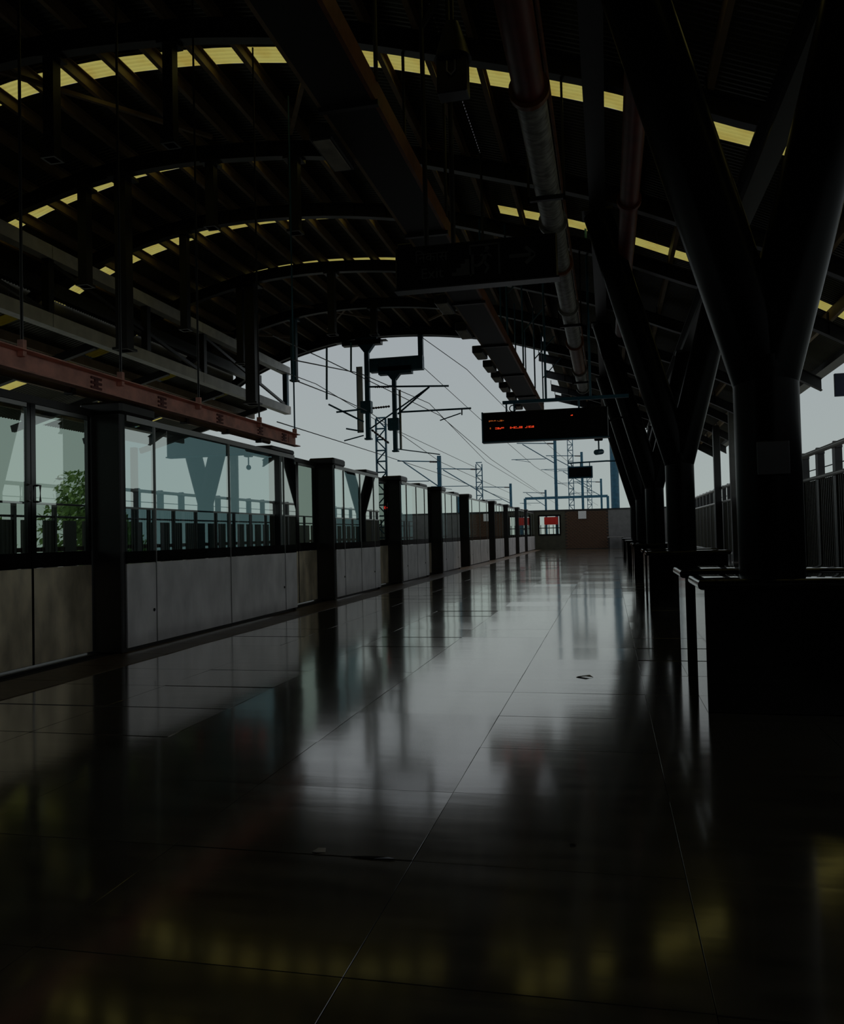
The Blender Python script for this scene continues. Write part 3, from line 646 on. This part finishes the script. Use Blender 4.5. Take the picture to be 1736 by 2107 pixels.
# ---------------------------------------------------------------- drop masts for the overhead line, inside and at the vault mouth
def ray(px, py):
    v = Vector(((px-W/2)/F, (py-H/2)/F, 1.0)); return Vector((_x.dot(v), _d.dot(v), _u.dot(v)))
def at(px, py, Y):                          # a point of the photographed place at distance Y down the platform
    r = ray(px, py); return Vector((0, 0, EYE))+r*(Y/r.y)
def drop_mast(px, py, Y, w, lab, m='steel', arms=True):
    p = at(px, py, Y); zt = surf(p.x)-0.6
    o = empty('drop_mast', (p.x, Y, p.z), lab, 'mast', 'drop masts hanging from the vault')
    MB().box(p.x-w/2, p.x+w/2, Y-w/2, Y+w/2, p.z, zt).build('shaft', m, o)
    MB().box(p.x-w*0.9, p.x+w*0.9, Y-w*0.9, Y+w*0.9, zt-0.04, zt+0.02).build('head_plate', m, o)
    MB().box(p.x-w*0.7, p.x+w*0.7, Y-w*0.7, Y+w*0.7, p.z, p.z+0.05).build('foot_plate', m, o)
    return o, p
DM = [(108, 330, 11.0, 0.18), (352, 300, 11.0, 0.16), (176, 590, 14.9, 0.2), (257, 722, 14.9, 0.25), (436, 470, 14.9, 0.18), (608, 480, 14.9, 0.19), (520, 832, 22.1, 0.30), (497, 750, 22.1, 0.2), (684, 690, 22.1, 0.2), (606, 785, 25.9, 0.19), (382, 680, 18.0, 0.18), (770, 690, 25.9, 0.2)]
DLAB = ['drop mast high at the left edge, first row', 'drop mast high up left of the vault crown, first row', 'drop mast left of the thick boxed one, second row', 'thick drop mast above the salmon tray, boxed at its foot', 'drop mast right of the thick boxed one, second row', 'drop mast nearest the vault crown, second row', 'thick drop mast ending beside the white gutter frame', 'slim drop mast just left of the thick far one', 'short drop mast under the far vault crown', 'blue edged drop mast at the left of the vault mouth', 'drop mast behind the thick boxed one', 'short dark mast under the second last rib']
for (a, b, Y, w), l_ in zip(DM, DLAB): drop_mast(a, b, Y, w, l_, 'bluesteel' if (a, b) == (606, 785) else 'steel')
def insulator(o, p, q, r=0.05):
    p, q = Vector(p), Vector(q); pts = []; rr = []
    for k in range(15): pts.append(p.lerp(q, k/14)); rr.append(r if k % 2 else r*0.45)
    MB().tube(pts, rr, 10).build('insulator', 'insul', o, True)
YM = 29.8
def ohe(px0, py0, py1, w, lab, arms, plates, cap=None, ztop=None):
    a = at(px0, py0, YM); z1 = at(px0, py1, YM).z; x = a.x; zt = ztop if ztop else a.z
    o = empty('line_support_mast', (x, YM, z1), lab, 'mast', 'overhead line supports at the vault mouth')
    MB().box(x-w/2, x+w/2, YM-w/2, YM+w/2, z1, zt).build('shaft', 'bluesteel', o)
    MB().box(x-w*0.75, x+w*0.75, YM-w*0.75, YM+w*0.75, z1, z1+0.06).build('foot_plate', 'bluesteel', o)
    MB().prism([(x-w*0.5, zt-0.55), (x+w*0.5, zt-0.55), (x+0.42, zt-0.12), (x+0.42, zt), (x-0.42, zt), (x-0.42, zt-0.12)], 'y', YM-0.12, YM+0.12).build('bracket_head', 'bluesteel', o)
    for p, q, r in arms:
        P, Q = at(*p, YM), at(*q, YM); MB().tube([P, Q], r, 8).build('cantilever_tube', 'bluesteel', o, True)
    for c, s in plates[0]: P = at(*c, YM); MB().box(P.x-s, P.x+s, YM-0.15, YM+0.15, P.z-s*1.1, P.z+s*1.1).build('clamp_box', 'bluesteel', o)
    for p, q in plates[1]: insulator(o, at(*p, YM), at(*q, YM))
    for p, q in plates[2]:
        P, Q = at(*p, YM), at(*q, YM)
        MB().box(P.x, Q.x, YM-0.02, YM+0.02, Q.z, P.z).build('sign_plate', 'white', o)
        MB().box(P.x-0.02, P.x+0.01, YM-0.03, YM+0.03, Q.z, P.z).build('plate_frame', 'bluesteel', o)
    return o
ohe(754, 708, 905, 0.17, 'left of two drop masts with cantilevers against the sky', [((755, 796), (923, 794), 0.035), ((692, 848), (746, 842), 0.035), ((676, 832), (748, 868), 0.035), ((712, 882), (748, 888), 0.03), ((708, 907), (748, 896), 0.025), ((762, 882), (883, 796), 0.03)], [[((754, 838), 0.2)], [((770, 796), (800, 796)), ((766, 840), (802, 836)), ((764, 884), (800, 912))], [((734, 755), (748, 890))]], ztop=surf(at(754, 700, YM).x)-0.58)
ohe(810, 755, 930, 0.15, 'right of two drop masts with cantilevers against the sky', [((812, 794), (800, 794), 0.03), ((822, 848), (969, 840), 0.035), ((818, 852), (883, 796), 0.035), ((905, 865), (948, 850), 0.022), ((950, 842), (950, 854), 0.025), ((818, 924), (905, 935), 0.02)], [[((810, 873), 0.2)], [], [((821, 802), (827, 925))]], ztop=at(810, 752, YM).z)
gt = empty('mast_gantry', (at(815, 752, YM).x, YM, at(815, 765, YM).z), 'dark stepped gantry beam hanging below the vault mouth', 'gantry')
for (x0, y0, x1, y1) in ((762, 740, 871, 760), (780, 757, 848, 768)):
    P, Q = at(x0, y0, YM), at(x1, y1, YM); MB().box(P.x, Q.x, YM-0.16, YM+0.16, Q.z, P.z).build('beam', 'bluesteel', gt)
P = at(866, 742, YM); MB().box(P.x-0.09, P.x+0.09, YM-0.09, YM+0.09, P.z, surf(P.x)-0.58).build('hanger_post', 'bluesteel', gt)
P, Q = at(715, 690, YM), at(815, 712, YM)
for k_, (x0, x1, y1) in enumerate(((690, 796, 700), (705, 785, 708))):
    P, Q = at(x0, 680, YM), at(x1, y1, YM); MB().box(P.x, Q.x, YM-0.16, YM+0.16, Q.z, surf(P.x)-0.58).build('head_beam', 'steel', gt)

# ---------------------------------------------------------------- overhead line masts outside
def lattice(o, x, y, z0, z1, w):
    for sx in (-1, 1): MB().box(x+sx*w/2-0.03, x+sx*w/2+0.03, y-0.06, y+0.06, z0, z1).build('chord', 'bluesteel', o)
    z = z0; b = MB(); s = 1
    while z < z1-0.3:
        b.beam((x-s*w/2, y, z), (x+s*w/2, y, z+0.45), 0.03, 0.05); b.box(x-w/2, x+w/2, y-0.02, y+0.02, z+0.42, z+0.48); z += 0.46; s = -s
    b.build('lacing', 'bluesteel', o)
def mast(px, pyt, Y, lab, lat, reach, zb=-1.15):
    p = at(px, pyt, Y); o = empty('line_mast', (p.x, Y, zb), lab, 'mast', 'overhead line masts beyond the vault')
    if lat: lattice(o, p.x, Y, zb, p.z, 0.42)
    else: MB().box(p.x-0.11, p.x+0.11, Y-0.11, Y+0.11, zb, p.z).build('shaft', 'bluesteel', o)
    MB().box(p.x-0.3, p.x+0.3, Y-0.3, Y+0.3, zb, zb+0.2).build('footing', 'concrete', o)
    if reach:
        s = 1 if reach > 0 else -1; r = abs(reach)
        MB().tube([(p.x, Y, p.z-0.35), (p.x+s*r, Y, p.z-0.2)], 0.035, 8).build('top_tube', 'bluesteel', o, True)
        MB().tube([(p.x, Y, p.z-1.9), (p.x+s*r*0.85, Y, p.z-0.3)], 0.035, 8).build('strut_tube', 'bluesteel', o, True)
        MB().tube([(p.x+s*r*0.25, Y, p.z-1.5), (p.x+s*r*1.15, Y, p.z-1.45)], 0.025, 8).build('register_arm', 'bluesteel', o, True)
        MB().tube([(p.x+s*r*1.1, Y, p.z-1.45), (p.x+s*r*0.65, Y, p.z-1.7)], 0.018, 6).build('steady_arm', 'bluesteel', o, True)
        insulator(o, (p.x+s*0.12, Y, p.z-0.36), (p.x+s*0.6, Y, p.z-0.33), 0.07)
    return p
mast(783, 862, 33.5, 'lattice mast rising behind the second platform screen', True, 0)
mast(903, 938, 49.0, 'slim mast with left cantilever, first beyond the screens', False, -2.6)
mast(985, 955, 57.0, 'lattice mast in the middle of the distance', True, -3.0)
mast(1050, 995, 78.0, 'small distant mast with a left cantilever', False, -3.4)
mast(1141, 903, 63.5, 'tall slim mast directly below the departure board', False, -2.9)
mast(1172, 903, 70.0, 'tall lattice mast right of the slim one below the board', True, 0)
mast(1196, 930, 76.0, 'slim mast between the two lattice masts', False, -3.2)
mast(1211, 962, 84.0, 'small lattice mast right of the hanging screen', True, -3.0)
mast(1236, 985, 92.0, 'rightmost small slim mast far off', False, -3.0)
mast(1122, 1008, 96.0, 'smallest mast just above the end wall', False, -2.6)
p = at(1262, 905, 61.0); tl = empty('tall_post', (p.x, 61, 0), 'thick blue post standing behind the right of the end wall', 'post')
MB().tube([(p.x, 61, -1.15), (p.x, 61, p.z)], 0.30, 20).build('shaft', 'bluesteel', tl, True)
MB().tube([(p.x, 61, -1.15), (p.x, 61, -0.9)], 0.45, 20).build('base_flange', 'bluesteel', tl, True)
gb = empty('line_gantry', (-3, 100, -1.15), 'distant horizontal gantry above the end wall', 'gantry')
P, Q = at(1080, 1026, 100), at(1250, 1021, 100)
MB().box(P.x, Q.x, 99.9, 100.1, P.z-0.15, P.z+0.15).build('beam', 'bluesteel', gb)
for x in (P.x, Q.x): MB().box(x-0.15, x+0.15, 99.85, 100.15, -1.15, P.z).build('post', 'bluesteel', gb)
# wires
def wire(pts, r, lab):
    P = [at(a, b, Y) for a, b, Y in pts]; Q = []
    for i in range(len(P)-1):
        for k in range(6): Q.append(P[i].lerp(P[i+1], k/6))
    Q.append(P[-1]); return tag(MB().tube(Q, r, 6).build('overhead_wire', 'cable'), lab, 'wire', 'overhead line wires')
wire([(600, 740, 14), (740, 768, 20), (883, 830, 29.8), (1000, 950, 49), (1150, 1040, 110)], 0.012, 'catenary wire from the vault crown towards the right mast')
wire([(560, 690, 14), (680, 745, 20), (905, 855, 29.8), (1010, 945, 45), (1120, 1020, 84)], 0.012, 'contact wire crossing behind the right drop mast')
wire([(600, 780, 18), (690, 815, 24), (760, 848, 30), (905, 950, 49), (1050, 1015, 78)], 0.014, 'long wire descending left of the drop masts')
wire([(570, 868, 18), (640, 890, 24), (783, 935, 33.5), (905, 975, 49), (1050, 1030, 78)], 0.014, 'lowest wire just above the platform screens')
wire([(570, 760, 18), (650, 790, 26), (783, 870, 33.5), (985, 965, 57)], 0.012, 'upper feeder wire to the lattice mast')
wire([(820, 660, 27), (960, 760, 29.8), (1050, 850, 40), (1180, 960, 70)], 0.012, 'steep wire passing behind the departure board')
wire([(870, 755, 29.8), (985, 860, 40), (1100, 960, 60), (1230, 1040, 110)], 0.012, 'sagging wire between the gantry and the far masts')
for i, (px, a, b, Y) in enumerate(((672, 745, 822, 22), (722, 735, 765, 24))):
    P, Q = at(px, a-30, Y), at(px, b, Y)
    o = MB().tube([P, Q], 0.03, 8).build('drop_rod', 'bluesteel'); tag(o, ['long blue rod hanging left in the vault mouth', 'short blue rod hanging nearer the left drop mast'][i], 'rod')

# ---------------------------------------------------------------- trees beyond the tracks
def tree(x, y, h, r, lab, seed):
    rnd = random.Random(seed); o = empty('tree', (x, y, -9), lab, 'tree', 'trees beyond the far parapet')
    zt = h
    MB().tube([(x, y, -9), (x+0.2, y, zt-2.2*r), (x, y, zt-r)], [0.3, 0.2, 0.08], 10).build('trunk', 'bark', o, True)
    b = MB()
    for k in range(2600):
        while True:
            v = Vector((rnd.uniform(-1, 1), rnd.uniform(-1, 1), rnd.uniform(-1, 1)))
            if 0.35 < v.length < 1: break
        c = Vector((x, y, zt-r))+v*r*(0.8+0.25*math.sin(5*v.x+3*v.z)); s = rnd.uniform(0.10, 0.22)
        n = Vector((rnd.gauss(0, 1), rnd.gauss(0, 1), rnd.gauss(0, 1))).normalized(); t = n.orthogonal().normalized(); u = n.cross(t)
        b.add([c-t*s, c-u*s*0.45, c+t*s, c+u*s*0.45], [(0, 1, 2, 3)])
    f = b.build('foliage', 'leafm', o); f['kind'] = 'stuff'
for a in ((-24, 34.5, 4.7, 2.3, 'bushy green tree seen through the nearest door glass', 1), (-33, 37, 4.4, 2.6, 'larger green tree behind the bushy one', 2), (-26, 40, 3.0, 2.0, 'low green tree beyond the parapet farther along', 3)): tree(*a)

# ---------------------------------------------------------------- litter on the floor
def scrap(px, py, pts, m, lab, name):
    p = at(px, py, 3.0); r = ray(px, py); q = Vector((0, 0, EYE))+r*((0.0-EYE)/r.z)
    b = MB(); n = len(pts); vs = [(q.x+a, q.y+c, 0.0006+z) for a, c, z in pts]+[(q.x+a, q.y+c, 0.0022+z) for a, c, z in pts]
    b.add(vs, [tuple(range(n-1, -1, -1)), tuple(range(n, 2*n))]+[(i, (i+1) % n, n+(i+1) % n, n+i) for i in range(n)])
    tag(b.build(name, m), lab, 'litter')
scrap(657, 1752, [(-0.028, -0.01, 0), (-0.005, -0.022, 0.004), (0.026, -0.006, 0), (0.02, 0.02, 0.006), (-0.012, 0.024, 0.003)], 'cream', 'small pale crumpled scrap on the near floor', 'paper_scrap')
scrap(770, 1765, [(-0.09, -0.004, 0), (0.0, -0.012, 0), (0.08, -0.003, 0.001), (0.05, 0.012, 0), (-0.03, 0.01, 0)], 'band', 'dark elongated flake beside the floor joint', 'dirt_flake')
scrap(1200, 1393, [(-0.06, -0.02, 0), (0.02, -0.035, 0.01), (0.08, -0.01, 0), (0.05, 0.03, 0.012), (-0.04, 0.03, 0)], 'cream', 'small pale leaf lying further along the floor', 'dry_leaf')
scrap(1178, 1739, [(-0.012, -0.006, 0), (0.0, -0.012, 0), (0.012, -0.002, 0), (0.006, 0.012, 0), (-0.008, 0.01, 0)], 'band', 'tiny black speck on the near floor', 'dirt_speck')
